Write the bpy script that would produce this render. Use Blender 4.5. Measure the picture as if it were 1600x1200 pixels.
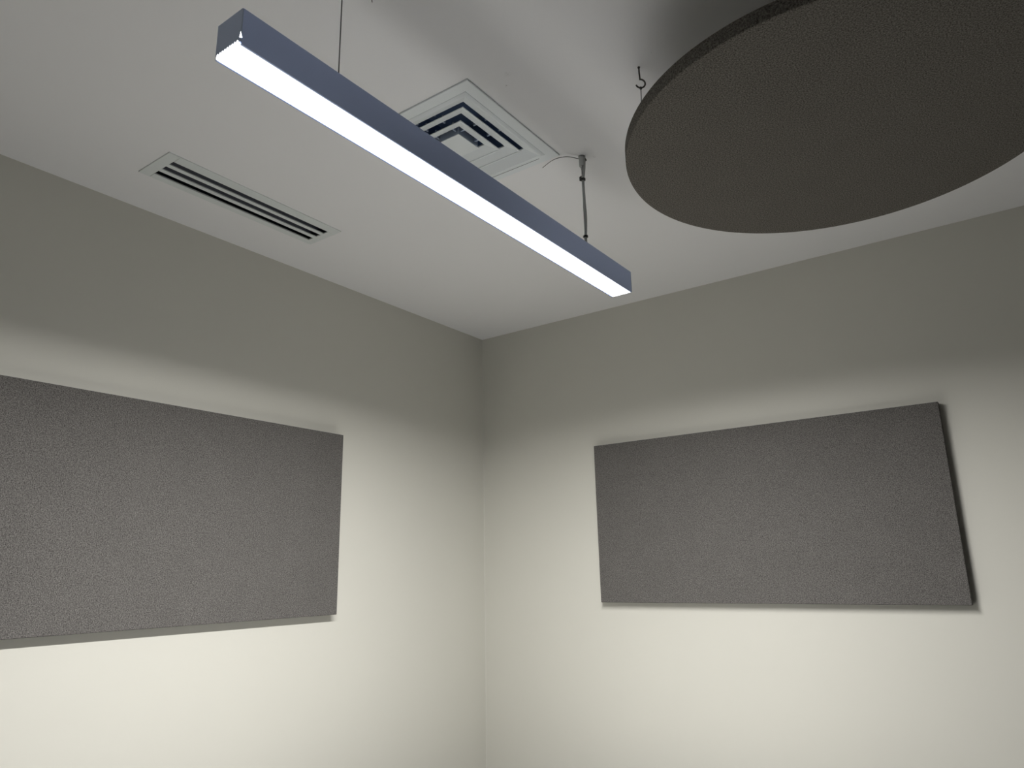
import bpy, bmesh, math, random
from mathutils import Vector, Matrix
random.seed(4)
for o in list(bpy.data.objects): bpy.data.objects.remove(o, do_unlink=True)
C = bpy.context.scene.collection
H = 2.60                                   # ceiling height (m); room corner at x=0, y=0

# ---------------------------------------------------------------- camera
cd = bpy.data.cameras.new('camera'); cam = bpy.data.objects.new('camera', cd); C.objects.link(cam)
cd.sensor_width = 36.0; cd.lens = 25.617; cd.clip_start = 0.02; cd.clip_end = 50
Rv = Vector((0.81043, 0.58550, -0.01983)).normalized()
Fv = Vector((-0.56318, 0.78795, 0.24892)).normalized()
Uv = Rv.cross(Fv); Uv.normalize(); Rv = Fv.cross(Uv)
cam.matrix_world = Matrix(((Rv.x, Uv.x, -Fv.x, 2.01704), (Rv.y, Uv.y, -Fv.y, -2.58771), (Rv.z, Uv.z, -Fv.z, H-1.06), (0, 0, 0, 1)))
bpy.context.scene.camera = cam
RH = Vector((Rv.x, Rv.y, 0)).normalized()

# ---------------------------------------------------------------- world, lights, exposure
w = bpy.data.worlds.new('world'); bpy.context.scene.world = w; w.use_nodes = True
w.node_tree.nodes['Background'].inputs['Color'].default_value = (0.5, 0.5, 0.5, 1)
w.node_tree.nodes['Background'].inputs['Strength'].default_value = 0.05
vs = bpy.context.scene.view_settings
vs.view_transform = 'Standard'; vs.look = 'None'; vs.gamma = 1; vs.use_curve_mapping = False
vs.exposure = 0.0
LAMP_W = 41.0        # pendant luminaire, light leaving its diffuser (W)
# beam extents
BX0, BX1, BY0, BY1, BZ0, BZ1 = 1.1464, 1.2071, -2.0955, -0.8850, H-0.3330, H-0.2734
la = bpy.data.lights.new('pendant_lamp', 'AREA'); la.shape = 'RECTANGLE'
la.size = BX1-BX0-0.009; la.size_y = BY1-BY0-0.004; la.energy = LAMP_W; la.color = (1.0, 0.985, 0.965)
la.spread = math.radians(171.5)
lo = bpy.data.objects.new('pendant_lamp', la); C.objects.link(lo)
lo.location = ((BX0+BX1)/2, (BY0+BY1)/2, BZ0-0.0015)

# ---------------------------------------------------------------- materials
def mat(name, col, rough=0.6, metal=0.0, noise=None, bump=None, emit=None, spec=0.5):
    m = bpy.data.materials.new(name); m.use_nodes = True
    nt = m.node_tree; b = nt.nodes['Principled BSDF']
    b.inputs['Base Color'].default_value = (*col, 1); b.inputs['Roughness'].default_value = rough
    b.inputs['Metallic'].default_value = metal; b.inputs['Specular IOR Level'].default_value = spec
    tc = nt.nodes.new('ShaderNodeTexCoord')
    if noise:   # (scale, amount, detail)
        n = nt.nodes.new('ShaderNodeTexNoise'); n.inputs['Scale'].default_value = noise[0]; n.inputs['Detail'].default_value = noise[2]
        nt.links.new(tc.outputs['Object'], n.inputs['Vector'])
        r = nt.nodes.new('ShaderNodeValToRGB'); a = noise[1]
        r.color_ramp.elements[0].position = 0.3; r.color_ramp.elements[1].position = 0.7
        r.color_ramp.elements[0].color = (*[c*(1-a) for c in col], 1); r.color_ramp.elements[1].color = (*[min(1, c*(1+a)) for c in col], 1)
        nt.links.new(n.outputs['Fac'], r.inputs['Fac']); nt.links.new(r.outputs['Color'], b.inputs['Base Color'])
    if bump:    # (scale, strength, distance)
        n2 = nt.nodes.new('ShaderNodeTexNoise'); n2.inputs['Scale'].default_value = bump[0]; n2.inputs['Detail'].default_value = 3
        nt.links.new(tc.outputs['Object'], n2.inputs['Vector'])
        bp = nt.nodes.new('ShaderNodeBump'); bp.inputs['Strength'].default_value = bump[1]; bp.inputs['Distance'].default_value = bump[2]
        nt.links.new(n2.outputs['Fac'], bp.inputs['Height']); nt.links.new(bp.outputs['Normal'], b.inputs['Normal'])
    if emit:
        b.inputs['Emission Color'].default_value = (*emit[0], 1); b.inputs['Emission Strength'].default_value = emit[1]
    return m

def fabric(name, dark, light, scale=420):
    """heathered felt-like cloth: fine dark and light fibres mixed"""
    m = bpy.data.materials.new(name); m.use_nodes = True
    nt = m.node_tree; b = nt.nodes['Principled BSDF']; b.inputs['Roughness'].default_value = 0.95
    b.inputs['Specular IOR Level'].default_value = 0.15
    tc = nt.nodes.new('ShaderNodeTexCoord')
    n = nt.nodes.new('ShaderNodeTexNoise'); n.inputs['Scale'].default_value = scale; n.inputs['Detail'].default_value = 4; n.inputs['Roughness'].default_value = 0.7
    nt.links.new(tc.outputs['Object'], n.inputs['Vector'])
    r = nt.nodes.new('ShaderNodeValToRGB'); r.color_ramp.elements[0].position = 0.34; r.color_ramp.elements[1].position = 0.66
    r.color_ramp.elements[0].color = (*dark, 1); r.color_ramp.elements[1].color = (*light, 1)
    nt.links.new(n.outputs['Fac'], r.inputs['Fac'])
    n2 = nt.nodes.new('ShaderNodeTexNoise'); n2.inputs['Scale'].default_value = 11; n2.inputs['Detail'].default_value = 4
    nt.links.new(tc.outputs['Object'], n2.inputs['Vector'])
    mr = nt.nodes.new('ShaderNodeMapRange'); mr.inputs['To Min'].default_value = 0.92; mr.inputs['To Max'].default_value = 1.08
    nt.links.new(n2.outputs['Fac'], mr.inputs['Value'])
    mx = nt.nodes.new('ShaderNodeMix'); mx.data_type = 'RGBA'; mx.blend_type = 'MULTIPLY'; mx.inputs['Factor'].default_value = 1
    nt.links.new(r.outputs['Color'], mx.inputs['A']); nt.links.new(mr.outputs['Result'], mx.inputs['B'])
    nt.links.new(mx.outputs['Result'], b.inputs['Base Color'])
    bp = nt.nodes.new('ShaderNodeBump'); bp.inputs['Strength'].default_value = 0.35; bp.inputs['Distance'].default_value = 0.0012
    nt.links.new(n.outputs['Fac'], bp.inputs['Height']); nt.links.new(bp.outputs['Normal'], b.inputs['Normal'])
    return m

def ceiling_mat():
    """white paint with a few grey touch marks around the fixings"""
    m = mat('ceiling_paint', (0.92, 0.92, 0.925), 0.75, bump=(90, 0.05, 0.001), spec=0.25)
    nt = m.node_tree; b = nt.nodes['Principled BSDF']; geo = nt.nodes.new('ShaderNodeNewGeometry')
    wob = nt.nodes.new('ShaderNodeTexNoise'); wob.inputs['Scale'].default_value = 220; wob.inputs['Detail'].default_value = 3
    nt.links.new(geo.outputs['Position'], wob.inputs['Vector'])
    prev = None
    for (x, y, r, s) in ((1.19, -1.43, 0.004, .55), (1.50, -1.33, 0.003, .5), (1.203, -1.052, 0.006, .4), (1.215, -1.46, 0.012, .14), (0.9, -0.75, .004, .2), (1.07, -0.95, .005, .12), (1.25, -1.75, .008, .12)):
        d = nt.nodes.new('ShaderNodeVectorMath'); d.operation = 'DISTANCE'; d.inputs[1].default_value = (x, y, H)
        nt.links.new(geo.outputs['Position'], d.inputs[0])
        mr = nt.nodes.new('ShaderNodeMapRange'); mr.interpolation_type = 'SMOOTHSTEP'
        mr.inputs['From Min'].default_value = 0; mr.inputs['From Max'].default_value = r
        mr.inputs['To Min'].default_value = s; mr.inputs['To Max'].default_value = 0
        nt.links.new(d.outputs['Value'], mr.inputs['Value'])
        if prev is None: prev = mr.outputs['Result']
        else:
            ad = nt.nodes.new('ShaderNodeMath'); ad.operation = 'MAXIMUM'
            nt.links.new(prev, ad.inputs[0]); nt.links.new(mr.outputs['Result'], ad.inputs[1]); prev = ad.outputs[0]
    mu = nt.nodes.new('ShaderNodeMath'); mu.operation = 'MULTIPLY'; nt.links.new(prev, mu.inputs[0])
    sc = nt.nodes.new('ShaderNodeMapRange'); sc.inputs['From Min'].default_value = .4; sc.inputs['From Max'].default_value = .6
    nt.links.new(wob.outputs['Fac'], sc.inputs['Value']); nt.links.new(sc.outputs['Result'], mu.inputs[1])
    mx = nt.nodes.new('ShaderNodeMix'); mx.data_type = 'RGBA'
    mx.inputs['A'].default_value = (0.92, 0.92, 0.925, 1); mx.inputs['B'].default_value = (0.2, 0.19, 0.18, 1)
    nt.links.new(mu.outputs[0], mx.inputs['Factor']); nt.links.new(mx.outputs['Result'], b.inputs['Base Color'])
    return m

M_WALL = mat('wall_paint', (0.70, 0.69, 0.625), 0.55, noise=(1.7, 0.012, 2), bump=(140, 0.06, 0.001), spec=0.3)
M_DARKWALL = mat('charcoal_paint', (0.06, 0.06, 0.058), 0.6, noise=(2, 0.02, 2))
M_CEIL = ceiling_mat()
M_FLOOR = mat('floor_carpet', (0.07, 0.068, 0.065), 0.8, noise=(160, 0.05, 3), bump=(300, 0.5, 0.003), spec=0.1)
M_DESK = mat('desk_laminate', (0.94, 0.94, 0.93), 0.45, noise=(40, 0.01, 2))
M_BASE = mat('baseboard_rubber', (0.10, 0.10, 0.10), 0.6)
M_CAULK = mat('caulk', (0.72, 0.71, 0.645), 0.5)
M_PANEL = fabric('panel_felt', (0.040, 0.0375, 0.035), (0.232, 0.221, 0.210), 390)
M_DISC = fabric('disc_felt', (0.042, 0.038, 0.033), (0.245, 0.230, 0.204), 390)
M_HOUS = mat('slate_metal_with_glare', (0.50, 0.60, 0.90), 0.38, 0.6, bump=(300, 0.03, 0.0005))  # dark slate, lightened and blued so the base colour takes in the lamp's glare
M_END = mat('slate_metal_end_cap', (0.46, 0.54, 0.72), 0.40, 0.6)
M_DIFF = mat('lit_diffuser', (0.9, 0.9, 0.9), 0.4, emit=((0.97, 0.985, 1.0), 3.0))
M_VENT = mat('vent_enamel', (0.84, 0.885, 0.90), 0.35, spec=0.4)
M_SLOT = mat('slot_vent_enamel', (0.80, 0.84, 0.83), 0.45, spec=0.35)
M_DUCT = mat('duct_blue', (0.18, 0.27, 0.46), 0.5)  # blue-grey duct, lightened a little to include the lamp's flare
M_BLACK = mat('slot_black', (0.035, 0.040, 0.058), 0.45)
M_STRUT = mat('duct_strut', (0.50, 0.58, 0.72), 0.45)
M_STEEL = mat('steel', (0.42, 0.43, 0.43), 0.3, metal=0.9)
M_DARKST = mat('dark_steel', (0.10, 0.095, 0.09), 0.4, metal=0.7)
M_WIRE = mat('steel_wire', (0.16, 0.16, 0.165), 0.4, metal=0.6)
M_CORD = mat('grey_cord', (0.50, 0.52, 0.51), 0.35)
M_TIE = mat('black_nylon', (0.008, 0.008, 0.009), 0.4)
M_CLIP = mat('clip_black', (0.02, 0.02, 0.02), 0.6)

# ---------------------------------------------------------------- helpers
def obj(name, bm, m, parent=None, smooth=False):
    bmesh.ops.recalc_face_normals(bm, faces=bm.faces)
    me = bpy.data.meshes.new(name)
    off = Vector(parent_origin(parent))
    for v in bm.verts: v.co -= off
    bm.to_mesh(me); bm.free(); me.materials.append(m)
    if smooth: me.polygons.foreach_set('use_smooth', [True]*len(me.polygons))
    o = bpy.data.objects.new(name, me); C.objects.link(o)
    if parent: o.parent = parent
    return o
def parent_origin(p):
    v = Vector((0, 0, 0))
    while p: v += p.location; p = p.parent
    return v
def thing(name, label, cat, loc, group=None):
    o = bpy.data.objects.new(name, None); C.objects.link(o); o.location = loc; o.empty_display_size = 0.1
    o['label'] = label; o['category'] = cat
    if group: o['group'] = group
    return o
def struct(name, bm, m):
    o = obj(name, bm, m); o['kind'] = 'structure'; return o
def box(bm, x0, x1, y0, y1, z0, z1, bev=0.0, seg=2):
    r = bmesh.ops.create_cube(bm, size=1.0); vs_ = r['verts']
    for v in vs_:
        v.co = Vector(((x0+x1)/2+v.co.x*(x1-x0), (y0+y1)/2+v.co.y*(y1-y0), (z0+z1)/2+v.co.z*(z1-z0)))
    if bev > 0:
        es = list({e for v in vs_ for e in v.link_edges})
        bmesh.ops.bevel(bm, geom=es, offset=bev, segments=seg, profile=0.5, affect='EDGES')
def boxm(*a, **k):
    bm = bmesh.new(); box(bm, *a, **k); return bm
def tube(bm, pts, r, n=10, cap=True):
    pts = [Vector(p) for p in pts]; rings = []
    rs = r if isinstance(r, (list, tuple)) else [r]*len(pts)
    t0 = (pts[1]-pts[0]).normalized(); up = Vector((0, 0, 1)) if abs(t0.z) < 0.9 else Vector((1, 0, 0))
    a = t0.cross(up).normalized()
    for i, p in enumerate(pts):
        t = (pts[min(i+1, len(pts)-1)]-pts[max(i-1, 0)])
        t = t.normalized() if t.length > 1e-9 else t0
        a = (a - t*a.dot(t)).normalized(); b = t.cross(a)
        rings.append([bm.verts.new(p + (a*math.cos(2*math.pi*k/n)+b*math.sin(2*math.pi*k/n))*rs[i]) for k in range(n)])
    for i in range(len(rings)-1):
        for k in range(n): bm.faces.new((rings[i][k], rings[i][(k+1) % n], rings[i+1][(k+1) % n], rings[i+1][k]))
    if cap: bm.faces.new(rings[0]); bm.faces.new(rings[-1])
def tubem(pts, r, n=10):
    bm = bmesh.new(); tube(bm, pts, r, n); return bm
def spline(ctrl, n=8):
    c = [Vector(p) for p in ctrl]; c = [c[0]*2-c[1]]+c+[c[-1]*2-c[-2]]; out = []
    for i in range(1, len(c)-2):
        for k in range(n):
            t = k/n; p0, p1, p2, p3 = c[i-1:i+3]
            out.append(0.5*((2*p1)+(p2-p0)*t+(2*p0-5*p1+4*p2-p3)*t*t+(3*p1-p0-3*p2+p3)*t**3))
    out.append(c[-2]); return out
def cyl(bm, c, r, z0, z1, n=24):
    """lathe of list of (r,z) when r is a list"""
    tube(bm, [(c[0], c[1], z0), (c[0], c[1], z1)], r, n)

# ---------------------------------------------------------------- room shell
RX, RY = 5.2, -5.6            # far sides of the room (behind the camera)
T = 0.12
struct('floor', boxm(-T, RX+T, RY-T, T, -0.1, 0), M_FLOOR)
struct('wall_left', boxm(-T, 0, RY-T, T, 0, H+0.25), M_WALL)
struct('wall_right', boxm(0, RX+T, 0, T, 0, H+0.25), M_WALL)
struct('wall_front', boxm(RX, RX+T, RY-T, 0, 0, H+0.25), M_DARKWALL)
struct('wall_back', boxm(0, RX, RY-T, RY, 0, H+0.25), M_DARKWALL)
# ceiling slab with the two duct openings left out
SV = (0.196, 0.348, -1.743, -1.170)                  # slot vent outline
VC = (0.945, -1.311)                                 # square vent centre
holes = [(SV[0]+0.012, SV[1]-0.012, SV[2]+0.012, SV[3]-0.012), (VC[0]-0.15, VC[0]+0.15, VC[1]-0.15, VC[1]+0.15)]
bm = bmesh.new()
xs = sorted({0, RX, *[h[i] for h in holes for i in (0, 1)]}); ys = sorted({RY, 0, *[h[i] for h in holes for i in (2, 3)]})
inh = lambda i, j: any(h[0] < (xs[i]+xs[i+1])/2 < h[1] and h[2] < (ys[j]+ys[j+1])/2 < h[3] for h in holes)
vd = {}
def V_(x, y, z):
    if (x, y, z) not in vd: vd[(x, y, z)] = bm.verts.new((x, y, z))
    return vd[(x, y, z)]
nx, ny = len(xs)-1, len(ys)-1
for i in range(nx):
    for j in range(ny):
        if inh(i, j): continue
        x0, x1, y0, y1 = xs[i], xs[i+1], ys[j], ys[j+1]
        for z in (H, H+0.013): bm.faces.new([V_(x0, y0, z), V_(x1, y0, z), V_(x1, y1, z), V_(x0, y1, z)])
        for (di, dj, e) in ((-1, 0, ((x0, y0), (x0, y1))), (1, 0, ((x1, y0), (x1, y1))), (0, -1, ((x0, y0), (x1, y0))), (0, 1, ((x0, y1), (x1, y1)))):
            a, b = i+di, j+dj
            if a < 0 or b < 0 or a >= nx or b >= ny or inh(a, b):
                bm.faces.new([V_(*e[0], H), V_(*e[1], H), V_(*e[1], H+0.013), V_(*e[0], H+0.013)])
struct('ceiling', bm, M_CEIL)
# thin caulk bead down the corner
bm = bmesh.new()
prof = [(0, 0)]+[(0.0028*math.cos(a), -0.0028*math.sin(a)) for a in (0, math.pi/8, math.pi/4, 3*math.pi/8, math.pi/2)]
prof = [(0, 0), (0.002, 0), (0.0011, -0.0005), (0.0005, -0.0011), (0, -0.002)]
lo_ = [bm.verts.new((x, y, 0.1)) for x, y in prof]; hi_ = [bm.verts.new((x, y, H)) for x, y in prof]
for k in range(len(prof)): bm.faces.new((lo_[k], lo_[(k+1) % len(prof)], hi_[(k+1) % len(prof)], hi_[k]))
bm.faces.new(lo_); bm.faces.new(hi_)
struct('trim_1', bm, M_CAULK)
struct('baseboard_left', boxm(0, 0.01, RY, 0, 0, 0.1), M_BASE)
struct('baseboard_right', boxm(0.01, RX, -0.01, 0, 0, 0.1), M_BASE)

# ---------------------------------------------------------------- desk below the light (under the picture's lower edge)
K = thing('desk', 'white-topped desk standing below the pendant light, in the corner of the room', 'desk', (0.97, -1.19, 0))
tx0, tx1, ty0, ty1 = 0.48, 1.46, -2.10, -0.28
obj('desk_top', boxm(tx0, tx1, ty0, ty1, 0.715, 0.74, bev=0.002), M_DESK, K)
for lx in (tx0+0.05, tx1-0.05):
    for ly in (ty0+0.06, ty1-0.06):
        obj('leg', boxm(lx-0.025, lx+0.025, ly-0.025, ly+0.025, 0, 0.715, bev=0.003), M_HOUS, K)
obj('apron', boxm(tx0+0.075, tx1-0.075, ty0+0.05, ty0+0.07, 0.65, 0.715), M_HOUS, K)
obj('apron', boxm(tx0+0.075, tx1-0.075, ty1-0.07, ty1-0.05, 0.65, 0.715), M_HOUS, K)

# ---------------------------------------------------------------- pendant light
P = thing('linear_pendant_light', 'long slate grey box-section pendant light with glowing white underside, hung from the ceiling', 'light',
          ((BX0+BX1)/2, (BY0+BY1)/2, BZ0))
wt = 0.0030
bm = bmesh.new()                                      # inverted U extrusion
prof = [(BX0, BZ0), (BX0, BZ1), (BX1, BZ1), (BX1, BZ0), (BX1-wt, BZ0), (BX1-wt, BZ1-wt), (BX0+wt, BZ1-wt), (BX0+wt, BZ0)]
y0, y1 = BY0+0.002, BY1-0.002
A = [bm.verts.new((x, y0, z)) for x, z in prof]; B = [bm.verts.new((x, y1, z)) for x, z in prof]
for k in range(8): bm.faces.new((A[k], A[(k+1) % 8], B[(k+1) % 8], B[k]))
for R_ in (A, B):
    for q in ((0, 1, 6, 7), (1, 2, 5, 6), (2, 3, 4, 5)): bm.faces.new([R_[k] for k in q])
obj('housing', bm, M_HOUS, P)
# end caps: the near one stops short of the bottom so the ribbed diffuser end shows
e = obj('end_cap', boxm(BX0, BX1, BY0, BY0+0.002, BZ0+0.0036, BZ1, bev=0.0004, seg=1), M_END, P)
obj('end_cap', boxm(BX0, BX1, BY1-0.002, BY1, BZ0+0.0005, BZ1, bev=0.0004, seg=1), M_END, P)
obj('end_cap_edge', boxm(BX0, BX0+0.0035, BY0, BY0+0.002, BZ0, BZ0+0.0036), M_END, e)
# ribbed diffuser: flat underside, saw-tooth ribs on top, ribs visible at the near end
bm = bmesh.new()
dx0, dx1 = BX0+0.0036, BX1-wt-0.0002
n = 9; zt, zb = BZ0+0.0046, BZ0+0.0002
top = []
for k in range(n):
    xa = dx0+(dx1-dx0)*k/n; wv = (dx1-dx0)/n
    top += [(xa, zt-0.0012), (xa+wv*0.35, zt+0.0030), (xa+wv*0.6, zt+0.0030), (xa+wv*0.95, zt-0.0012)]
top.append((dx1, zt-0.0012))
ya, yb = BY0-0.0007, BY1-0.0022
rows = []
for y in (ya, yb):
    rows.append(([bm.verts.new((x, y, z)) for x, z in top], [bm.verts.new((x, y, zb)) for x, z in top]))
for i in range(len(top)-1):
    for s in (0, 1): bm.faces.new((rows[0][s][i], rows[0][s][i+1], rows[1][s][i+1], rows[1][s][i]))
    for r_ in rows: bm.faces.new((r_[0][i], r_[0][i+1], r_[1][i+1], r_[1][i]))
for i in (0, -1): bm.faces.new((rows[0][0][i], rows[0][1][i], rows[1][1][i], rows[1][0][i]))
d = obj('diffuser', bm, M_DIFF, P); d['label'] = 'glowing white ribbed diffuser strip'
# triangular gap at the near corner, lit from inside
bm = bmesh.new()
tz = BZ0+0.0105; ty = BY0
tri = [(BX1+0.0004, ty-0.0006, tz+0.009), (BX1-0.0022, ty-0.0006, tz), (BX1+0.0006, ty-0.0006, tz-0.0006), (BX1+0.0006, ty+0.0024, tz)]
tv = [bm.verts.new(p) for p in tri]
for f in ((0, 1, 2), (0, 2, 3), (1, 2, 3), (0, 1, 3)): bm.faces.new([tv[k] for k in f])
g = obj('corner_gap', bm, M_DIFF, P); g['label'] = 'tiny triangular gap shining at the near end corner'

def gripper(x, y, name='wire_gripper'):
    bm = bmesh.new()
    pts = [(x, y, z) for z in (H, H-0.0025, H-0.0026, H-0.030, H-0.031, H-0.032, H-0.038, H-0.0385)]
    tube(bm, pts, [0.0078, 0.0078, 0.0066, 0.0066, 0.0060, 0.0030, 0.0024, 0.001], 24)
    o = obj(name, bm, M_STEEL, P, False); return o
GX, GY1, GY0 = 1.1768, -1.0764, -1.894
for gy in (GY0, GY1):
    gripper(GX, gy)
    b = obj('wire_socket', tubem([(GX, gy, BZ1), (GX, gy, BZ1+0.004), (GX, gy, BZ1+0.0042), (GX, gy, BZ1+0.011)], [0.006, 0.006, 0.0035, 0.0035], 16), M_STEEL, P)
    obj('suspension_wire', tubem([(GX, gy, H-0.036), (GX, gy, BZ1+0.008)], 0.0011 if gy == GY0 else 0.0012, 8), M_WIRE, P)
g1 = Vector((GX, GY1, H))
tail = spline([(1.1735, -1.0800, H-0.009), (1.1569, -1.1095, H-0.0106), (1.1324, -1.1208, H-0.0106), (1.1071, -1.1188, H-0.0106), (1.0743, -1.1062, H-0.0106)])
obj('wire_tail', tubem(tail, 0.0009, 6), M_WIRE, P)
tail = spline([(GX+.002, GY0+0.006, H-0.006), (1.172, -1.85, H-0.012), (1.155, -1.81, H-0.010), (1.136, -1.788, H-0.004)])
obj('wire_tail', tubem(tail, 0.0009, 6), M_WIRE, P)
def off(z, a): return g1 + RH*a + Vector((0, 0, z))
cord = spline([off(0, .0075), off(-.02, .0072), off(-.05, .0045), off(-.068, .0022), off(-.10, .0020), off(-.14, .0030), off(-.175, .0040), off(-.205, .0030), off(-.235, .0015), off(-.25, .0015), (g1.x+.001, g1.y+.002, BZ1-0.001)])
obj('power_cord', tubem(cord, 0.0037, 12), M_CORD, P, True)
obj('cord_grommet', tubem([off(-.006, .008), off(-.010, .0095), off(-.014, .0125)], [.003, .0032, .0024], 10), M_DARKST, P)
def tie(z, a, s, nub):
    bm = bmesh.new(); p = off(z, a)
    tube(bm, [p+Vector((0, 0, -.0028*s)), p+Vector((0, 0, -.0022*s)), p+Vector((0, 0, .0022*s)), p+Vector((0, 0, .0028*s))], [.0056, .0064, .0064, .0056], 16)
    if nub:
        q = p-RH*.0065+Vector((0, 0, .0022))
        tube(bm, [q+Vector((0, 0, -.005)), q+Vector((0, 0, .005))], .0032, 8)
        tube(bm, [q+Vector((0, 0, .004)), q+RH*.002+Vector((0, 0, .0085))], .0012, 6)
    return obj('cable_tie', bm, M_TIE, P)
tie(-.069, .002, 1.1, True); tie(-.232, .0015, .9, False)

# ---------------------------------------------------------------- slot vent
x0, x1, y0, y1 = SV; zf = H-0.0028
S = thing('slot_vent', 'narrow rectangular ceiling vent with three long dark slots near the left wall', 'air vent', ((x0+x1)/2, (y0+y1)/2, H))
e0 = y0+0.031; e1 = y1-0.026
sl = [(0.221, 0.242), (0.2575, 0.2785), (0.2935, 0.3145)]
obj('frame_end', boxm(x0, x1, y0, e0-0.0006, zf, H+0.0015, bev=0.0005, seg=1), M_SLOT, S)
obj('frame_end', boxm(sl[0][0], sl[2][1], e1, y1, zf, H+0.0015, bev=0.0003, seg=1), M_SLOT, S)
obj('frame_side', boxm(x0, sl[0][0], e0, y1, zf, H+0.0015, bev=0.0005, seg=1), M_SLOT, S)
obj('frame_side', boxm(sl[2][1], x1, e0, y1, zf, H+0.0015, bev=0.0005, seg=1), M_SLOT, S)
for k in (0, 1): obj('divider_bar', boxm(sl[k][1], sl[k+1][0], e0-0.0004, e1+0.0004, zf+0.0003, H+0.001, bev=0.0005, seg=1), M_SLOT, S)
for k in range(3):      # black curved air deflector in each slot
    a, b = sl[k]; bm = bmesh.new(); pr = []
    for t in range(7):
        u = t/6; pr.append((a+0.0015+(b-a-0.003)*u, H+0.016+0.014*math.sin(u*math.pi*0.55)))
    lowr = [(bm.verts.new((px, e0, pz)), bm.verts.new((px, e1, pz))) for px, pz in pr]
    uppr = [(bm.verts.new((px, e0, pz+0.001)), bm.verts.new((px, e1, pz+0.001))) for px, pz in pr]
    for rr in (lowr, uppr):
        for i in range(6): bm.faces.new((rr[i][0], rr[i+1][0], rr[i+1][1], rr[i][1]))
    for i in (0, 6): bm.faces.new((lowr[i][0], lowr[i][1], uppr[i][1], uppr[i][0]))
    obj('air_deflector', bm, M_BLACK, S)
def duct(name, ax0, ax1, ay0, ay1, z0, z1, parent, m, t=0.0015):
    bm = bmesh.new()
    box(bm, ax0-t, ax0, ay0-t, ay1+t, z0, z1); box(bm, ax1, ax1+t, ay0-t, ay1+t, z0, z1)
    box(bm, ax0, ax1, ay0-t, ay0, z0, z1); box(bm, ax0, ax1, ay1, ay1+t, z0, z1)
    box(bm, ax0-t, ax1+t, ay0-t, ay1+t, z1, z1+t)
    return obj(name, bm, m, parent)
duct('plenum_box', x0+0.016, x1-0.016, y0+0.016, y1-0.016, H+0.0015, H+0.10, S, M_BLACK)

# ---------------------------------------------------------------- square vent
cx, cy = VC
Q = thing('square_vent', 'white square ceiling vent of nested louvre rings, partly behind the pendant light', 'air vent', (cx, cy, H))
def ringmesh(profile, closed=True, rc=0.0):
    """sweep (half_width, z) profile around a square"""
    bm = bmesh.new(); loops = []
    for r, z in profile:
        loops.append([bm.verts.new((cx+sx*r, cy+sy*r, z)) for sx, sy in ((-1, -1), (1, -1), (1, 1), (-1, 1))])
    m_ = len(loops)
    for i in range(m_ if closed else m_-1):
        a, b = loops[i], loops[(i+1) % m_]
        for k in range(4): bm.faces.new((a[k], a[(k+1) % 4], b[(k+1) % 4], b[k]))
    return bm
obj('face_plate', ringmesh([(0.1915, H), (0.1915, H-0.0035), (0.1905, H-0.0045), (0.1640, H-0.0050), (0.1630, H-0.004), (0.1630, H+0.0)]), M_VENT, Q)
obj('outer_louvre', ringmesh([(0.1628, H-0.003), (0.1628, H-0.0050), (0.1560, H-0.0078), (0.1530, H-0.0080), (0.1245, H+0.008), (0.1235, H+0.011), (0.1255, H+0.011), (0.1500, H+0.003)]), M_VENT, Q)
for nm, a in (('louvre_ring', 0.1180), ('louvre_ring', 0.0800)):
    obj(nm, ringmesh([(a, H+0.0012), (a, H-0.0012), (a-0.0032, H-0.0012), (a-0.0045, H+0.0008), (a-0.0290, H+0.0115), (a-0.0295, H+0.0150), (a-0.0280, H+0.0150), (a-0.0045, H+0.0035)]), M_VENT, Q)
obj('seam', boxm(cx-0.1905, cx+0.141, cy+0.1690, cy+0.1703, H-0.0053, H-0.003), M_BLACK, Q)
obj('centre_plate', boxm(cx-0.0408, cx+0.0408, cy-0.0408, cy+0.0408, H-0.0012, H+0.0012, bev=0.0005, seg=1), M_VENT, Q)
# struts between the rings
for sgn in (-1, 1):
    for axis in (0, 1):
        for tt in (-0.028, 0.028):
            for ra, rb in ((0.0358, 0.0492), (0.078, 0.0872), (0.114, 0.1215)):
                a, b = sorted((sgn*ra, sgn*rb))
                zz = (H+0.014, H+0.034)
                if axis == 0: bb = boxm(cx+a, cx+b, cy+tt-0.0022, cy+tt+0.0022, *zz)
                else: bb = boxm(cx+tt-0.0022, cx+tt+0.0022, cy+a, cy+b, *zz)
                obj('strut', bb, M_STRUT, Q)
obj('centre_collar', ringmesh([(0.034, H+0.001), (0.0352, H+0.001), (0.0352, H+0.026), (0.034, H+0.026)]), M_STRUT, Q)
duct('duct_neck', cx-0.135, cx+0.135, cy-0.135, cy+0.135, H+0.012, H+0.16, Q, M_DUCT)

# ---------------------------------------------------------------- wall panels
TP = 0.033; TB = 0.027
def panel(name, label, wall, a0, a1, z0, z1):
    if wall == 'left':
        t = thing(name, label, 'acoustic panel', (0, (a0+a1)/2, z0)); bx_ = (TP-TB, TP, a0, a1, z0, z1)
        clips = [(0.0012, TP-TB, y-0.03, y+0.03, z-0.03, z+0.03) for y in (a0+0.18, a1-0.18) for z in (z0+0.14, z1-0.14)]
    else:
        t = thing(name, label, 'acoustic panel', ((a0+a1)/2, 0, z0)); bx_ = (a0, a1, -TP, -(TP-TB), z0, z1)
        clips = [(x-0.03, x+0.03, -(TP-TB), -0.0012, z-0.03, z+0.03) for x in (a0+0.18, a1-0.18) for z in (z0+0.14, z1-0.14)]
    obj('fabric_face', boxm(*bx_, bev=0.0022, seg=3), M_PANEL, t)
    for c in clips: obj('wall_clip', boxm(*c), M_CLIP, t)
    return t
panel('sound_absorber', 'grey heathered acoustic panel on the left wall, cut off by the photo edge', 'left', -2.0706, -0.8526, H-1.1892, H-0.5764)
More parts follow.
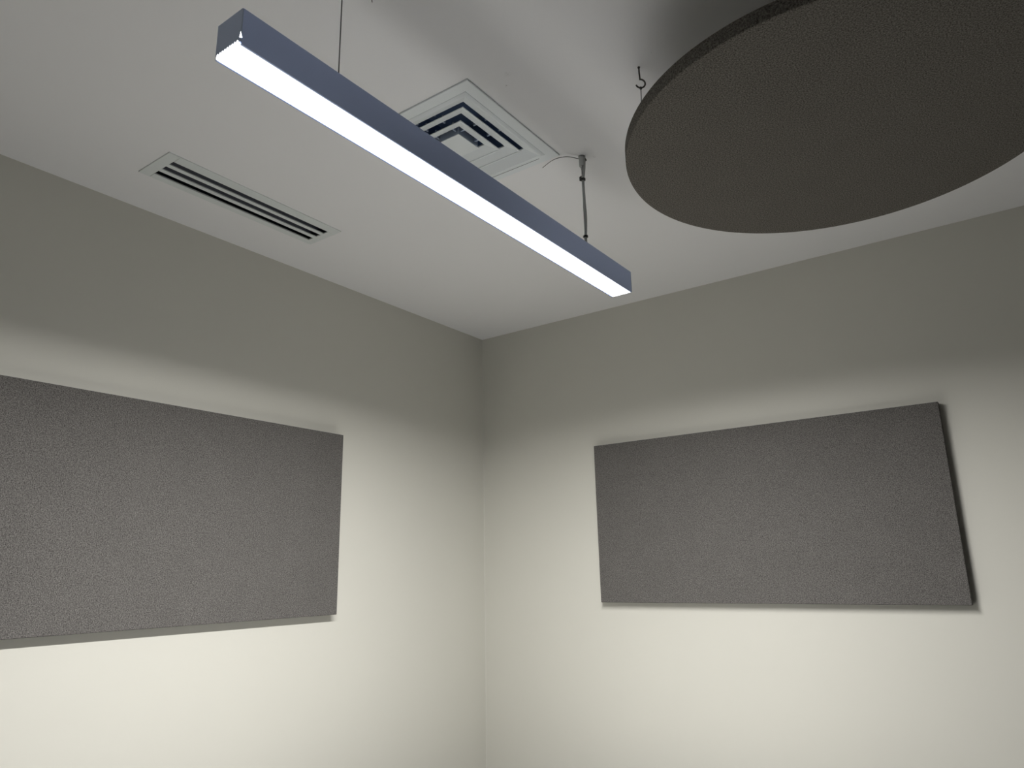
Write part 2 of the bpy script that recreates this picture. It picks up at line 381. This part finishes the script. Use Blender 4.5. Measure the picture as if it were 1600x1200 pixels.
panel('sound_absorber', 'grey heathered acoustic panel on the right wall, fully in view', 'right', 0.5888, 1.8067, H-1.1819, H-0.5778)

# ---------------------------------------------------------------- ceiling disc
DX, DY, DR = 1.8105, -1.2091, 0.4016; DZ0 = H-0.2703; DZ1 = DZ0+0.028
D = thing('acoustic_disc', 'large round dark grey felt disc hanging level below the ceiling', 'acoustic panel', (DX, DY, DZ0))
bm = bmesh.new(); N = 192; bv = 0.0022
prof = [(DR-bv, DZ0), (DR-bv*0.3, DZ0+bv*0.3), (DR, DZ0+bv), (DR, DZ1-bv), (DR-bv*0.3, DZ1-bv*0.3), (DR-bv, DZ1)]
L = [[bm.verts.new((DX+r*math.cos(2*math.pi*k/N), DY+r*math.sin(2*math.pi*k/N), z)) for k in range(N)] for r, z in prof]
for i in range(len(L)-1):
    for k in range(N): bm.faces.new((L[i][k], L[i][(k+1) % N], L[i+1][(k+1) % N], L[i+1][k]))
bm.faces.new(L[0]); bm.faces.new(L[-1])
obj('felt_disc', bm, M_DISC, D)
hx, hy = 1.45707, -1.30432
ang0 = math.atan2(hy-DY, hx-DX); hr = math.hypot(hy-DY, hx-DX)
for k in range(4):
    a = ang0+k*math.pi/2; hp = Vector((DX+hr*math.cos(a), DY+hr*math.sin(a), H))
    rh = RH if k == 0 else Vector((-math.sin(a), math.cos(a), 0))
    bm = bmesh.new()
    r = 0.0107; cz = -0.0415
    pts = [hp+Vector((0, 0, .004)), hp+Vector((0, 0, -0.015)), hp+rh*.0006+Vector((0, 0, -0.029))]
    for t in range(0, 15):                    # open hook, its mouth to the left
        th = math.radians(98 - t*18.5)
        pts.append(hp+rh*(.0012+r*math.cos(th)*.95)+Vector((0, 0, cz+r*math.sin(th))))
    tube(bm, pts, 0.0018, 10)
    h_ = obj('ceiling_hook', bm, M_DARKST, D, True)
    obj('hook_collar', tubem([hp, hp+Vector((0, 0, -.0018)), hp+Vector((0, 0, -.0045))], [.0030, .0028, .0016], 12), M_DARKST, h_)
    wp = hp+rh*.0012+Vector((0, 0, cz-r+.0025))
    bm = bmesh.new()                          # loop over the hook, then straight down to the disc
    lp = [wp+rh*.0022*math.sin(t)+Vector((0, 0, -.003+.0035*math.cos(t)))+Fv*0 for t in [i*math.pi/5 for i in range(10)]]
    tube(bm, lp+[lp[0]], 0.0009, 6, cap=False)
    tube(bm, [wp+Vector((0, 0, -.0055)), hp*1.0+Vector((0, 0, -.10)), Vector((hp.x, hp.y, DZ1))], 0.0010, 6)
    obj('hanging_wire', bm, M_WIRE, D)
    obj('wire_anchor', tubem([(hp.x, hp.y, DZ1-.001), (hp.x, hp.y, DZ1+.003), (hp.x, hp.y, DZ1+.008)], [.006, .006, .002], 12), M_STEEL, D)
